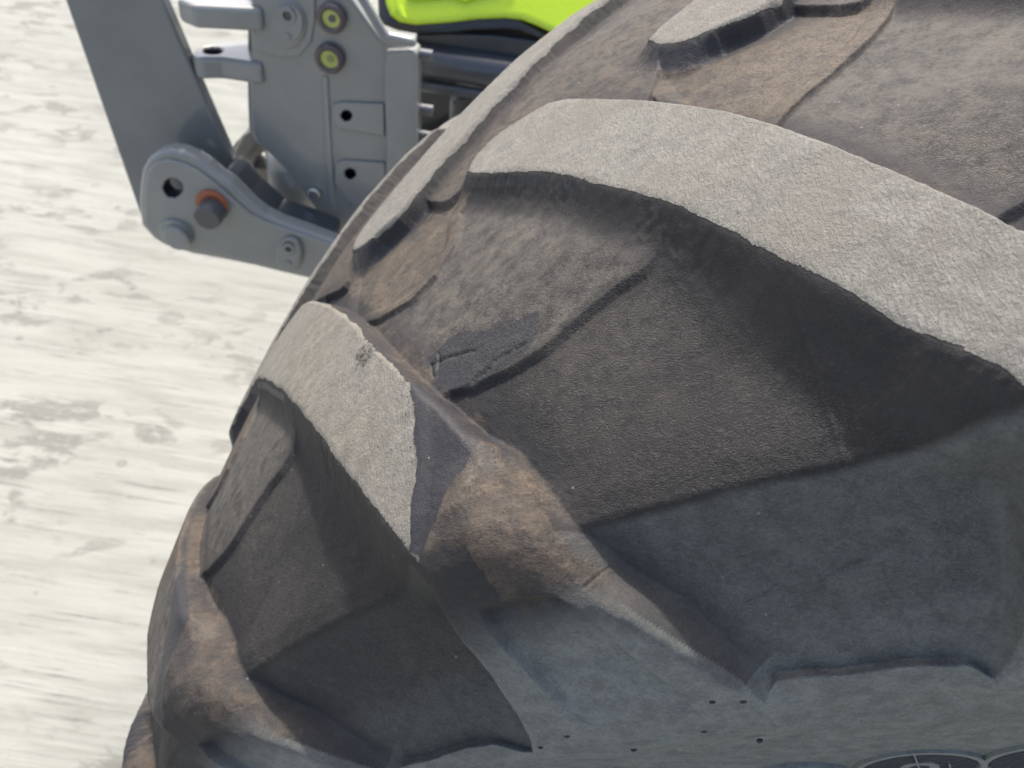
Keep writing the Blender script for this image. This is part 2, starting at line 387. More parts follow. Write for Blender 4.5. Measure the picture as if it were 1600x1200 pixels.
    for mir in (False, True):
        tt, vv = each(mir)
        for off in (-1, 0, 1):
            kk = np.round(tt/P).astype(int)+off; c = tt-kk*P
            near = (c > -.32) & (c < .27) & (vv > -.05) & (vv < .43)
            if not near.any(): continue
            for which in ('A', 'B', 'M'):
                if which == 'A': sel = near & (kk == 0) & (not mir)
                elif which == 'B': sel = near & (kk == 1) & (not mir)
                else: sel = near & ~((kk == 0) & (not mir)) & ~((kk == 1) & (not mir))
                if not sel.any(): continue
                pts, cls = outline({'A': FR_A, 'B': FR_B, 'M': FR_M}[which], mir)
                idx = np.where(sel)
                sd, sl, fi, rw, w5 = poly_dist(c[idx], vv[idx], pts, cls)
                sd = sd+wob[idx]*(1-.5*rw)*sstep(vv[idx], .285, .262)
                e = np.maximum(sd, 0)
                # rounded crest: worn edge
                rnd = .0028
                ld = sl*(np.sqrt(sd*sd+rnd*rnd)+sd)/2-sl*rnd*.18
                ld = np.maximum(ld, 0)
                # the shoulder end of a lug falls away towards the groove behind it
                ch = np.clip(.024+np.minimum(sd, 0), 0, .024)
                ld = ld+.42*ch*ch/.024*w5*sstep(vv[idx], .315, .285)*sstep(vv[idx], .215, .245)
                if which == 'B':
                    pb_ = poly_dist(c[idx], vv[idx], BEVEL)
                    ld = ld+.0016*sstep(pb_, .001, -.008)
                # scoop in the end flank
                ds = poly_dist(c[idx], vv[idx], SCOOP)
                ld = ld+.0065*sstep(ds, .0006, -.0014)*sstep(vv[idx], .378, .325)
                fl = floor[idx]
                nd = np.where(ld < fl*3, smin(ld, fl, np.minimum(fi, .8*fl+1e-5)), fl)
                nd = np.clip(nd, 0, None)
                cur = drop[idx]
                better = nd < cur-1e-6
                L = (kk[idx] % NL)+(NL if mir else 0)
                ownr = better & (sd < .020)
                lug_i = lug[idx]; lug_i[ownr & (sd < edge[idx])] = L[ownr & (sd < edge[idx])]; lug[idx] = lug_i
                up = sd < edge[idx]
                for arr, val in ((rearw, rw), (lc, c[idx]), (lv_, vv[idx])):
                    a_ = arr[idx]; a_[up] = val[up]; arr[idx] = a_
                edge[idx] = np.minimum(edge[idx], sd)
                drop[idx] = np.minimum(cur, nd)
    out.update(drop=drop, lug=lug, edge=edge, rearw=rearw, c=lc, cv=lv_, dust=dust, tier=tier_m, wob=wob, apron=ap_m)
    return out

def tyre_points(th, v, F):
    yb, rb, yt, rt = profile(v)
    T = np.maximum(F['T'], 1e-4)
    d = F['drop']+.0004*fbm(th*R0*60, v*60, 4, 9)*sstep(F['drop'], 0, .004)+.00022*fbm(th*R0*420, v*420, 3, 12)
    # narrow cuts: moulding seam and cracks
    for c0, amp, wd, pth in CUTS:
        dd = np.full(th.shape, 9.)
        for (a, b) in zip(pth[:-1], pth[1:]):
            ax, ay, bx, by = a[0]*R0, a[1], b[0]*R0, b[1]; dx, dy = bx-ax, by-ay; X = th*R0
            t = np.clip(((X-ax)*dx+(v-ay)*dy)/(dx*dx+dy*dy), 0, 1)
            dd = np.minimum(dd, np.hypot(X-ax-t*dx, v-ay-t*dy))
        d = d+amp*np.exp(-(dd/wd)**2)
    h = 1-d/T
    y = yb+(yt-yb)*h; r = rb+(rt-rb)*h
    tw = th+ALPHA
    return np.stack([-r*np.sin(tw), y, HUB+r*np.cos(tw)], -1)
CUTS = [
 (0, -.0006, .0009, [(.006,.205),(.004,.24),(.002,.272),(0,.32),(-.006,.371)]),
 (0, .0016, .0006, [(.2284,.1655),(.221,.1640),(.2165,.1650),(.211,.1652),(.2045,.167),(.196,.1680),(.1889,.1698)]),
 (0, .0013, .0005, [(.2190,.1600),(.2185,.1690)]),
 (0, .0012, .0005, [(.2250,.1640),(.2235,.1700),(.2215,.1730)]),
 (0, .0014, .0006, [(.1898,.1871),(.184,.1850),(.1794,.1842),(.171,.1815),(.1632,.1803),(.152,.1795)]),
 (0, .0014, .0006, [(.1996,.1885),(.1878,.1885),(.177,.185)]),
 (0, .0006, .0006, [(.0711,.3212),(.066,.3196),(.0614,.3194),(.0527,.3143)]),
 (0, .0005, .0006, [(.030,.317),(.020,.312),(.008,.309)]),
 (0, .0012, .0006, [(.1372,.2909),(.1308,.285),(.1396,.2929)]),
 (0, -.0009, .0010, [(.2336,.3835),(.190,.3935),(.150,.3975),(.1365,.392),(.1335,.380),(.1330,.372)]),
 (0, -.0010, .0008, [(.1995,.2905),(.1985,.305),(.2000,.320),(.2010,.334)]),
 (0, .0011, .0010, [(.0900,.379),(.0885,.390),(.0900,.402),(.0955,.412)]),
 (0, -.0008, .0009, [(.1968,.4220),(.150,.4185),(.110,.416),(.0955,.412)]),
 (0, -.0008, .0008, [(.1968,.2910),(.1958,.306),(.1990,.320),(.2005,.334)]),
]

def attrs(th, v, F):
    d, e, c, cv, lug = F['drop'], F['edge'], F['c'], F['cv'], F['lug']
    n1 = fbm(th*R0*60, v*60, 4, 21); n2 = fbm(th*R0*18, v*18, 3, 33); a = np.abs(v)
    k = np.where(lug >= 0, lug, 99)
    worn = sstep(e+.0016*n1+.0006, .0012, -.0016)*sstep(cv+.006*n1, .283, .268)
    isA = (lug == 0)
    # shoulder dirt and clean bevel of the lugs further round
    bev = poly_dist(c, cv, BEVEL); bev = np.where((lug < 0) | isA | (lug >= NL), 9, bev)
    bevm = sstep(bev+.0036*n1, .0012, -.0012)
    worn = worn*(1-bevm)
    shoulder = sstep(cv-(.268+np.clip(c+.0965, -.05, .02)*1.15)+.004*n1, -.002, .002)*(e < .004)*(~isA)*(lug >= 0)*(lug < NL)
    worn = worn*(1-shoulder)
    fade = np.where((lug > 1) & (lug < NL), 0., np.where(lug == 1, .86+.5*n2, 1.-.25*np.clip(n2, 0, 1)))
    wear = worn*((lug > 1) & (lug < NL))
    worn = worn*fade
    slick_shade = bevm.copy()
    sd = poly_dist(th, v, SLICK); slick_shade = np.maximum(slick_shade, sstep(sd+.0045*n1, .0012, -.0012))
    slick_shade = np.maximum(slick_shade, .8*(lug >= NL)*sstep(e, .001, .003)*sstep(e, .016, .009)*sstep(cv, .06, .0))  # far lugs: bluish shade of the nose flanks painted into the colour
    slick_shade = np.maximum(slick_shade, .75*sstep(e, .0008, .0016)*sstep(e, .0065, .004)*(F['rearw'] < .5)*(cv < .12)*(lug >= 0))  # painted shade: dark strip on the flank just under the lug edge
    mud = np.where(lug == 1, .95, .62)*np.clip(1+1.1*n2, .35, 1.1)*shoulder*sstep(a, .315, .275)*(e < .004)
    isr = F['rearw'] > .5
    rearfoot = sstep(e, -.001, .001)*sstep(e, .019, .004)*isr*(lug < NL)*sstep(cv, .05, .14)*sstep(cv, .40, .34)
    mud = np.maximum(mud, (.72+.5*n2)*rearfoot*(1-.4*sstep(cv, .235, .27)))
    mud = np.maximum(mud, .55*F['tier']*sstep(e, .001, .004))
    mud = np.maximum(mud, .75*(lug >= NL)*sstep(e, .008, .018)*sstep(cv, .12, .0))
    ap = F['apron']*(1-F['tier'])*sstep(e, .005, .014)
    mud = np.maximum(mud, .72*ap)
    mud = np.maximum(mud, .22*sstep(v, -.02, -.08)*sstep(e, .002, .006))
    side = sstep(a+.004*n1, .283, .33)
    side = np.where((e > 0.002), np.maximum(np.where(th < .16, .52, .14)*sstep(a+.0012*n1, .2625, .2665), np.where(th < .16, .62, .35)*sstep(a+.003*n1, .29, .345))*(1-.6*isr*sstep(e, .030, .012)), side)
    side = side*(1-.45*isr*np.exp(-(e/.004)**2))
    side = np.where(F['floor'] < .0046, np.maximum(side, sstep(a, .358, .362)), side)
    mud = mud*(1-.5*sstep(a, .262, .268)*(F['rearw'] < .5))
    mud = mud*(1-.6*sstep(a, .30, .33))
    dust = .8*F['dust']*sstep(e, .006, .026)+(.12+.5*n2)*sstep(e, .008, .03)
    dust = dust+1.2*wear; mud = np.maximum(mud, wear*np.clip(.45+1.2*n2, 0, .8))
    dust = np.clip(dust+.35*sstep(v, -.0, -.1), 0, 1)*(1-side)
    crack = sstep(e, .012, .03)*sstep(v, .11, .17)+.25
    crack = np.clip(crack, 0, 1)*(1-.5*side)
    mud = np.maximum(mud, np.where((lug == 1) & (e < .001), .30+.5*n2, 0)*worn)
    tan = np.zeros(th.shape)
    for pth, w_ in (([(-.1345,.2250),(-.1334,.2408),(-.121,.2508),(-.110,.259),(-.1022,.2667)], .0016), ([(-.100,.196),(-.13,.2216),(-.1583,.2425),(-.176,.258),(-.1813,.2640)], .0030), ([(-.121,.2508),(-.145,.245),(-.165,.252)], .0011)):
        dd = np.full(th.shape, 9.)
        for (p0_, p1_) in zip(pth[:-1], pth[1:]):
            ax, ay, bx, by = (p0_[0]+P)*R0, p0_[1], (p1_[0]+P)*R0, p1_[1]; dx, dy = bx-ax, by-ay; X = th*R0
            t = np.clip(((X-ax)*dx+(v-ay)*dy)/(dx*dx+dy*dy), 0, 1); dd = np.minimum(dd, np.hypot(X-ax-t*dx, v-ay-t*dy))
        tan = np.maximum(tan, .75*np.exp(-((dd+.003*n1)/w_)**2)*np.clip(.8+1.6*n2, .2, 1))
    tan = np.maximum(tan, np.where(th < .32, .5, .0)*ap*sstep(n1+1.6*n2, -.2, .5))
    return dict(tan=np.clip(tan, 0, 1), worn=worn, mud=np.clip(mud, 0, 1), slick_shade=np.clip(slick_shade, 0, 1), side=side, dust=dust, crack=crack)

def grid_normals(Pt, wrap=False):
    du = np.gradient(Pt, axis=0); dv = np.gradient(Pt, axis=1)
    n_ = np.cross(du, dv); n_ /= np.linalg.norm(n_, axis=-1, keepdims=True)+1e-12
    return n_
def make_mesh(name, Pt, N, A, UVc, quads, parent, own=None):
    used, inv = np.unique(quads, return_inverse=True); q = inv.reshape(-1, 4).astype(np.int32)
    me = bpy.data.meshes.new(name)
    me.vertices.add(len(used)); me.vertices.foreach_set('co', Pt[used].astype(np.float32).ravel())
    nf = len(q)
    me.loops.add(nf*4); me.polygons.add(nf)
    me.loops.foreach_set('vertex_index', q.ravel())
    me.polygons.foreach_set('loop_start', np.arange(0, nf*4, 4, dtype=np.int32))
    me.update(calc_edges=True)
    me.polygons.foreach_set('use_smooth', np.ones(nf, bool))
    uvl = me.uv_layers.new(name='UVMap'); uvl.data.foreach_set('uv', UVc[used][q.ravel()].astype(np.float32).ravel())
    for k_, val in A.items():
        at = me.attributes.new(k_, 'FLOAT', 'POINT'); at.data.foreach_set('value', val[used].astype(np.float32))
    me.normals_split_custom_set_from_vertices(N[used].astype(np.float32))
    return link(name, me, parent, [RUB])

TH0, TH1, V0, V1 = -.30, .80, -.34, .46
def build_grid(th, v, seen):
    TH, V = np.meshgrid(th, v, indexing='ij')
    F = field(TH, V); Pt = tyre_points(TH, V, F); N = grid_normals(Pt)
    # outward test
    if (N[len(th)//2, len(v)//2]@(Pt[len(th)//2, len(v)//2]-np.array([0, 0, HUB]))) < 0: N = -N; flip = True
    else: flip = False
    A = {k_: q.ravel() for k_, q in attrs(TH, V, F).items()}
    nv = len(v); i, j = np.meshgrid(np.arange(len(th)-1), np.arange(nv-1), indexing='ij')
    a = (i*nv+j).ravel()
    Q = np.stack([a, a+nv, a+nv+1, a+1], 1)
    if flip: Q = Q[:, ::-1]
    L = F['lug'][:-1, :-1].ravel()
    UVc = np.stack([TH.ravel()*R0+3, V.ravel()+1], 1)
    return Pt.reshape(-1, 3), N.reshape(-1, 3), A, UVc, Q, L
th_f = np.linspace(TH0, TH1, 1040)
v_f = np.concatenate([np.linspace(V0, .235, 540)[:-1], np.linspace(.235, .402, 300)[:-1], np.linspace(.402, V1, 60)])
th_c = np.linspace(TH1, TH0+2*math.pi, 700)
v_c = np.linspace(-.64, .64, 260)
v_l = np.linspace(-.64, V0, 70); v_r = np.linspace(V1, .64, 50); th_m = np.linspace(TH0, TH1, 160)
patches = [build_grid(th_f, v_f, True), build_grid(th_c, v_c, False), build_grid(th_m, v_l, False), build_grid(th_m, v_r, False)]
def merge(sel):
    Ps, Ns, As, Us, Qs = [], [], {}, [], []; o_ = 0
    for (Pt, N, A, U, Q, L) in patches:
        q = Q[sel(L)]
        if not len(q): continue
        used, inv = np.unique(q, return_inverse=True)
        Ps.append(Pt[used]); Ns.append(N[used]); Us.append(U[used]); Qs.append(inv.reshape(-1, 4)+o_); o_ += len(used)
        for k_, val in A.items(): As.setdefault(k_, []).append(val[used])
    return np.concatenate(Ps), np.concatenate(Ns), {k_: np.concatenate(x) for k_, x in As.items()}, np.concatenate(Us), np.concatenate(Qs)
tyre = make_mesh('tyre', *(lambda m: (m[0], m[1], m[2], m[3], m[4]))(merge(lambda L: L < 0)), tractor)
tyre['label'] = 'black rubber carcass with dusty brown grooves and cracked floor'
for k_ in range(2*NL):
    m_ = merge(lambda L: L == k_)
    lo = make_mesh('lug', *m_, tyre)
    if k_ == 0: lo['label'] = 'broad lug with a pale worn face running off to the right edge'
    if k_ == 1: lo['label'] = 'lug with a pale worn face, a clean dark bevel and a muddy shoulder'

# ---- small mouldings on the sidewall
def surf(th, v, dr):
    a, b = np.array([[th]]), np.array([[v]])
    yb, rb, yt, rt = profile(b); T = np.hypot(yt-yb, rt-rb); h = 1-dr/np.maximum(T, 1e-4)
    y = yb+(yt-yb)*h; r = rb+(rt-rb)*h
    tw = th+ALPHA
    return Vector((float(-r[0, 0]*math.sin(tw)), float(y[0, 0]), float(HUB+r[0, 0]*math.cos(tw))))
def frame(th, v, dr):
    p = surf(th, v, dr); a = (surf(th-.004, v, dr)-surf(th+.004, v, dr)).normalized(); b = (surf(th, v+.003, dr)-surf(th, v-.003, dr)).normalized()
    n_ = a.cross(b).normalized()
    if n_.y > 0: n_ = -n_
    return p, a, b, n_
def bm_obj(name, bm, m, parent, smooth=False):
    me = bpy.data.meshes.new(name); bmesh.ops.recalc_face_normals(bm, faces=bm.faces); bm.to_mesh(me); bm.free()
    return link(name, me, parent, m if isinstance(m, (list, tuple)) else [m], smooth)
def basis(p, x, y, z):
    m = Matrix.Identity(4)
    for i in range(3): m[i][0], m[i][1], m[i][2], m[i][3] = x[i], y[i], z[i], p[i]
    return m
def ringz(bm, r0, r1, h, seg=48, z0=0, ry=1.):
    """flat-topped ring, bevelled edges, about local z"""
    prof = [(r0, z0), (r0+.12*(r1-r0), z0+h), (r1-.12*(r1-r0), z0+h), (r1, z0)]
    rows = [[bm.verts.new((r*math.cos(t*2*math.pi/seg), ry*r*math.sin(t*2*math.pi/seg), z)) for t in range(seg)] for r, z in prof]
    for a, b in zip(rows[:-1], rows[1:]):
        for i in range(seg): bm.faces.new((a[i], a[(i+1) % seg], b[(i+1) % seg], b[i]))
def boxm(bm, x0, x1, y0, y1, z0, z1, rot=0):
    c, s_ = math.cos(rot), math.sin(rot)
    vs = [bm.verts.new((x*c-y*s_, x*s_+y*c, z)) for z in (z0, z1) for y in (y0, y1) for x in (x0, x1)]
    for f in ((0, 1, 3, 2), (4, 6, 7, 5), (0, 4, 5, 1), (2, 3, 7, 6), (0, 2, 6, 4), (1, 5, 7, 3)): bm.faces.new([vs[i] for i in f])
def plainrub(c1, c2):
    def f(nt_, b):
        t = NT(nt_); g = t.n('ShaderNodeTexCoord').outputs['Object']
        n = t.noise(g, 260, 5, .65)
        t.l(t.mix(t.ramp(n, .3, .7), c1, c2), b.inputs['Base Color']); t.l(t.bump(n, .0006, 1), b.inputs['Normal'])
    return f
SIDER = mat('sidewall_rubber', (.12, .13, .13), .72, build=plainrub((.14, .148, .14), (.21, .22, .205)))
RIBR = mat('ribbed_rubber', (.07, .07, .07), .6, build=plainrub((.055, .058, .058), (.085, .088, .086)))
DARKR = mat('moulded_dark_rubber', (.03, .03, .035), .6, build=plainrub((.012, .012, .014), (.026, .026, .03)))
for bi, (th_, half) in enumerate(((.0140, .0280), (.121, .0225), (-.093, .0280), (.228, .0225))):
    v_ = .4715+half-.0008*(half < .022)*3
    p, a, b, n_ = frame(th_, v_, .0042)
    bm = bmesh.new()
    ringz(bm, half*.88, half, .0026)
    Mx = basis(p-n_*.0003, a, b, n_)
    bm.transform(Mx); bd = bm_obj('size_badge', bm, SIDER, tyre)
    bm = bmesh.new(); c_ = bm.verts.new((0, 0, .0001)); rr_ = [bm.verts.new((half*.87*math.cos(i*math.pi/24), half*.87*math.sin(i*math.pi/24), .0001)) for i in range(48)]
    for i in range(48): bm.faces.new((c_, rr_[i], rr_[(i+1) % 48]))
    bm.transform(basis(p, a, b, n_)); bm_obj('badge_field', bm, DARKR, tyre)
    bm = bmesh.new(); q = -half*.82
    while q < half*.82:
        L_ = math.sqrt((half*.86)**2-q*q)
        boxm(bm, -L_, L_, q-.0003, q+.0003, 0, .0014, .62); q += .0019
    bm.transform(basis(p, a, b, n_)); bm_obj('badge_ribs', bm, RIBR, tyre)
    bm = bmesh.new(); ringz(bm, half*.14, half*.32, .0016, 32)
    boxm(bm, -.0004, .0004, -half*1.02, -half*.1, 0, .0022); boxm(bm, half*.45-.0004, half*.45+.0004, -half*.2, half*.9, 0, .0022)
    bm.transform(basis(p, a, b, n_)); bm_obj('badge_ring', bm, SIDER, tyre)
for (px_, py_) in ():
    pass
NUBS = [(-.2026,.3693),(-.2202,.3724),(-.094,.3743),(-.0672,.3782),(-.1206,.4019),(-.1806,.3943),(-.2073,.4147)]
for k_ in (0, 1, 2):
    for (c_, v_) in NUBS:
        p, a, b, n_ = frame(c_+k_*P, v_, .0)
        bm = bmesh.new(); bmesh.ops.create_icosphere(bm, subdivisions=2, radius=.0013)
        bm.transform(basis(p-n_*.0002, a*1.1, b*.8, n_*.7)); bm_obj('vent_nub', bm, DARKR, tyre, True)
# ---- wheel rim (in the tractor's light grey), seen only from other sides
bm = bmesh.new()
RP = [(.245,.375),(.235,.385),(.215,.355),(.12,.345),(.06,.31),(.02,.30),(.02,.14),(-.06,.12),(-.06,.0)]
RP2 = [(-.245,.375),(-.235,.385),(-.215,.355),(-.05,.345),(.06,.33)]
for prf in (RP, RP2):
    rows = []
    for (y, r) in prf:
        rows.append([bm.verts.new((r*math.sin(i*math.pi/48), -y, HUB+r*math.cos(i*math.pi/48))) for i in range(96)])
    for A_, B_ in zip(rows[:-1], rows[1:]):
        for i in range(96): bm.faces.new((A_[i], A_[(i+1) % 96], B_[(i+1) % 96], B_[i]))
bmesh.ops.remove_doubles(bm, verts=bm.verts, dist=1e-5)
rim = bm_obj('rim', bm, GREY, tractor, True)

# ================================================================== FRONT LINKAGE AND BODY
DG = bpy.context.evaluated_depsgraph_get
def apply_mods(o):
    me = bpy.data.meshes.new_from_object(o.evaluated_get(DG())); o.modifiers.clear(); old = o.data; o.data = me
    bpy.data.meshes.remove(old)
def prism(name, pts, Y, th_, m, parent, bev=.004, cut=(), seg=3, label=None):
    """outline traced on the plane y=Y, given its thickness away from the camera; cut = list of (outline, depth)"""
    def solid(pp, y0, y1):
        bm = bmesh.new(); a = [bm.verts.new((q.x, y0, q.z)) for q in pp]; b = [bm.verts.new((q.x, y1, q.z)) for q in pp]
        n_ = len(pp)
        bm.faces.new(a); bm.faces.new(b[::-1])
        for i in range(n_): bm.faces.new((a[i], b[i], b[(i+1) % n_], a[(i+1) % n_]))
        bmesh.ops.recalc_face_normals(bm, faces=bm.faces)
        return bm
    o = bm_obj(name, solid([aty(x, y, Y) for x, y in pts], Y, Y+th_), m, parent)
    tmp = []
    for (cp, dep, cm) in cut:
        c = bm_obj('cutter', solid([aty(x, y, Y) for x, y in cp], Y-.01, Y+dep), cm, None); tmp.append(c)
        md = o.modifiers.new('b', 'BOOLEAN'); md.operation = 'DIFFERENCE'; md.object = c; md.solver = 'EXACT'; md.material_mode = 'TRANSFER'
    if bev:
        md = o.modifiers.new('v', 'BEVEL'); md.width = bev; md.segments = seg; md.limit_method = 'ANGLE'; md.angle_limit = .7; md.use_clamp_overlap = True
    bpy.context.view_layer.update(); apply_mods(o)
    for c in tmp: bpy.data.objects.remove(c)
    for p_ in o.data.polygons: p_.use_smooth = False
    if label: o['label'] = label
    return o
def circ(x, y, r, n_=20, ry=None, rot=0):
    ry = ry or r
    return [(x+r*math.cos(i*2*math.pi/n_)*math.cos(rot)-ry*math.sin(i*2*math.pi/n_)*math.sin(rot), y+r*math.cos(i*2*math.pi/n_)*math.sin(rot)+ry*math.sin(i*2*math.pi/n_)*math.cos(rot)) for i in range(n_)]
def sc(Y, px, py):      # metres per pixel on plane y=Y
    return (aty(px+1, py, Y)-aty(px, py, Y)).length
def disc(name, px, py, rpx, Y, h, m, parent, bev=.15, r_in=0, lab=None):
    """turned piece whose axis is y, front at Y-h"""
    p = aty(px, py, Y); r = rpx*sc(Y, px, py)*.95; bm = bmesh.new(); sg = 32
    pr = ([(r_in*r, 0), (r_in*r, -h*.9), (r_in*r+.1*r, -h)] if r_in else [(0, -h)])+[(r*(1-bev), -h), (r*(1-bev*.3), -h*.93), (r, -h*.75), (r, 0)]
    rows = [[bm.verts.new((p.x+q*math.cos(i*2*math.pi/sg), Y+y, p.z+q*math.sin(i*2*math.pi/sg))) for i in range(sg)] for q, y in pr]
    for A_, B_ in zip(rows[:-1], rows[1:]):
        for i in range(sg): bm.faces.new((A_[i], A_[(i+1) % sg], B_[(i+1) % sg], B_[i]))
    bmesh.ops.remove_doubles(bm, verts=bm.verts, dist=1e-6)
    o = bm_obj(name, bm, m, parent, False)
    if lab: o['label'] = lab
    return o
YP = .62
plate = prism('side_plate', [(393,-60),(392,60),(391,150),(393,205),(400,224),(420,240),(442,262),(466,292),(488,322),(502,344),(518,358),(536,366),(560,372),(640,372),(653,235),(652,82),(640,74),(606,68),(592,58),(560,14),(543,-10),(520,-60)],
    YP, .03, GREY, tractor, .005, cut=[(circ(541,181,8.5), .022, HOLE), (circ(547,272,8.5), .022, HOLE)], label='flat grey linkage side plate with bolt holes')
# folded right flange, pressed pads and ridges
prism('side_flange', [(602,78),(645,78),(650,86),(651,240),(640,330),(600,330),(603,230),(600,150)], YP-.010, .009, GREY, plate, .004)
prism('fold_ridge', [(545,-20),(560,-20),(603,52),(648,62),(650,76),(604,73),(594,64)], YP-.016, .014, GREY, plate, .006)
prism('bolt_pad', [(520,164),(530,160),(600,163),(601,214),(560,206),(530,202),(518,190)], YP-.005, .004, GREY, plate, .003, cut=[(circ(541,181,8.5), .02, HOLE)])
prism('bolt_pad', [(524,256),(534,251),(602,255),(604,330),(560,330),(532,300),(522,286)], YP-.005, .004, GREY, plate, .003, cut=[(circ(547,272,8.5), .02, HOLE)])
prism('pressed_pad', [(394,-60),(394,78),(412,82),(440,90),(468,88),(486,66),(492,30),(492,-60)], YP-.003, .003, GREY, plate, .002)
prism('pressed_rib', [(504,120),(512,120),(516,200),(524,330),(516,332),(507,230)], YP-.003, .003, GREY, plate, .002)
def oval(px, py, parent, s_=1., Y=YP, rot=0.):
    o = prism('socket_boss', circ(px, py+4, 29*s_, 28, 38*s_), Y-.006, .005, GREY, parent, .003)
    prism('socket_ring', circ(px+1, py+2, 22*s_, 28, 30*s_), Y-.010, .004, GREY, parent, .002, cut=[(circ(px-1, py-12*s_, 13*s_), .003, GREY)])
    disc('socket_collar', px+1, py-12*s_, 14*s_, Y-.006, .006, GREY, parent, .2, .5)
    disc('socket_bore', px+1, py-12*s_, 7*s_, Y-.006, .003, DGREY, parent, .2)
    disc('socket_pin', px, py+21*s_, 6*s_, Y-.008, .005, GREY, parent, .4)
oval(450, 35, plate)
for (x, y) in ((520, 26), (517, 89)):
    disc('cap_ring', x, y, 23.5, YP, .012, CAPR, plate, .25, .62, 'dark red brown ring round the cap')
    cp = disc('plug_cap', x-1, y+3, 17, YP, .008, YEL, plate, .12, 0, 'round yellow green plug cap')
    disc('cap_mark', x-1, y+3, 6, YP-.008, .0015, DGREY if y < 50 else CAPM, plate, .3)
disc('plate_stud', 492, 300, 9, YP-.002, .008, STEEL, plate, .4, 0, 'small bright steel stud')
for (x, y) in ((668, 84), (669, 170), (668, 211)):
    # threaded bolt ends pointing right, axis x
    p = aty(x-14, y, YP+.02); L_ = 22*sc(YP, x, y); r = 9*sc(YP, x, y); bm = bmesh.new(); rows = []
    nst = 22
    for i in range(nst+1):
        rr_ = r*(1 if i % 4 in (1, 2) else .86)*(.8 if i == nst else 1)
        rows.append([bm.verts.new((p.x+L_*i/nst, p.y+rr_*math.cos(j*math.pi/10), p.z+rr_*math.sin(j*math.pi/10))) for j in range(20)])
    for A_, B_ in zip(rows[:-1], rows[1:]):
        for j in range(20): bm.faces.new((A_[j], A_[(j+1) % 20], B_[(j+1) % 20], B_[j]))
    bm.faces.new(rows[-1]); bm.faces.new(rows[0][::-1])
    bm_obj('threaded_bolt', bm, ZINC, tractor, True)

# clevis ears in front of the plate: level plates with a bore
def ear(pts, px, py, Yr, thk, hole, m, name='clevis_ear'):
    z = aty(px, py, Yr).z
    bm = bmesh.new(); P_ = [atz(x, y, z) for x, y in pts]
    a = [bm.verts.new(q) for q in P_]; b = [bm.verts.new((q.x, q.y, q.z-thk)) for q in P_]; n_ = len(a)
    bm.faces.new(a); bm.faces.new(b[::-1])
    for i in range(n_): bm.faces.new((a[i], b[i], b[(i+1) % n_], a[(i+1) % n_]))
    o = bm_obj(name, bm, m, tractor)
    cs = []
    if hole:
        q = atz(hole[0], hole[1], z); cb = bmesh.new(); bmesh.ops.create_cone(cb, cap_ends=True, segments=24, radius1=hole[2], radius2=hole[2], depth=.2)
        bmesh.ops.translate(cb, verts=cb.verts, vec=q); c = bm_obj('cutter', cb, HOLE, None); cs.append(c)
        md = o.modifiers.new('b', 'BOOLEAN'); md.object = c; md.operation = 'DIFFERENCE'; md.solver = 'EXACT'; md.material_mode = 'TRANSFER'
    md = o.modifiers.new('v', 'BEVEL'); md.width = .006; md.segments = 3; md.limit_method = 'ANGLE'; md.angle_limit = .6
    bpy.context.view_layer.update(); apply_mods(o)
    for c in cs: bpy.data.objects.remove(c)
    return o
ear([(299,88),(302,78),(314,70),(336,65),(392,60),(410,62),(410,100),(392,98),(345,91),(310,91)], 392, 80, YP+.03, .030, (332, 78, .012), GREY)
ear([(276,-2),(282,-14),(300,-22),(410,-30),(410,14),(392,13),(340,10),(300,8)], 392, -6, YP+.03, .030, None, GREY)
prism('front_web', [(386,-60),(402,-60),(402,225),(388,205),(386,150)], YP+.034, .05, GREY, tractor, .004)
# casting behind, with an open window
prism('fork_casting', [(388,200),(404,214),(430,246),(434,275),(428,330),(405,325),(392,300),(372,262),(358,243),(366,226),(378,212)], YP+.075, .05, CAST, tractor, .006,
      cut=[([(400,246),(412,238),(428,244),(432,260),(412,264),(393,263)], .2, CAST)])
prism('fork_web', [(378,212),(390,203),(402,224),(386,246),(372,252),(362,240)], YP+.06, .03, CAST, tractor, .006)
# hydraulic ram barrel standing behind the plate
p0, p1 = aty(463, 235, YP+.068), aty(463, 326, YP+.068); r = 36*sc(YP+.068, 463, 300); bm = bmesh.new()
pr = [(0, p0.z+.0), (r, p0.z), (r, p1.z+.008), (r*.96, p1.z+.002), (r*.9, p1.z), (0, p1.z)]
rows = [[bm.verts.new((p1.x+q*math.cos(i*math.pi/20), p1.y+q*math.sin(i*math.pi/20), z)) for i in range(40)] for q, z in pr]
for A_, B_ in zip(rows[:-1], rows[1:]):
    for i in range(40): bm.faces.new((A_[i], A_[(i+1) % 40], B_[(i+1) % 40], B_[i]))
bmesh.ops.remove_doubles(bm, verts=bm.verts, dist=1e-6); bm_obj('ram_barrel', bm, GREY, tractor, True)
# wide flat strut going up to the left
YB = .60
prism('lift_strut', [(78,-60),(101,0),(150,140),(206,300),(222,345),(300,345),(392,330),(380,292),(352,228),(300,110),(253,0),(228,-60)], YB, .022, BARG, tractor, .004, label='wide flat blue grey strut rising to the upper left')
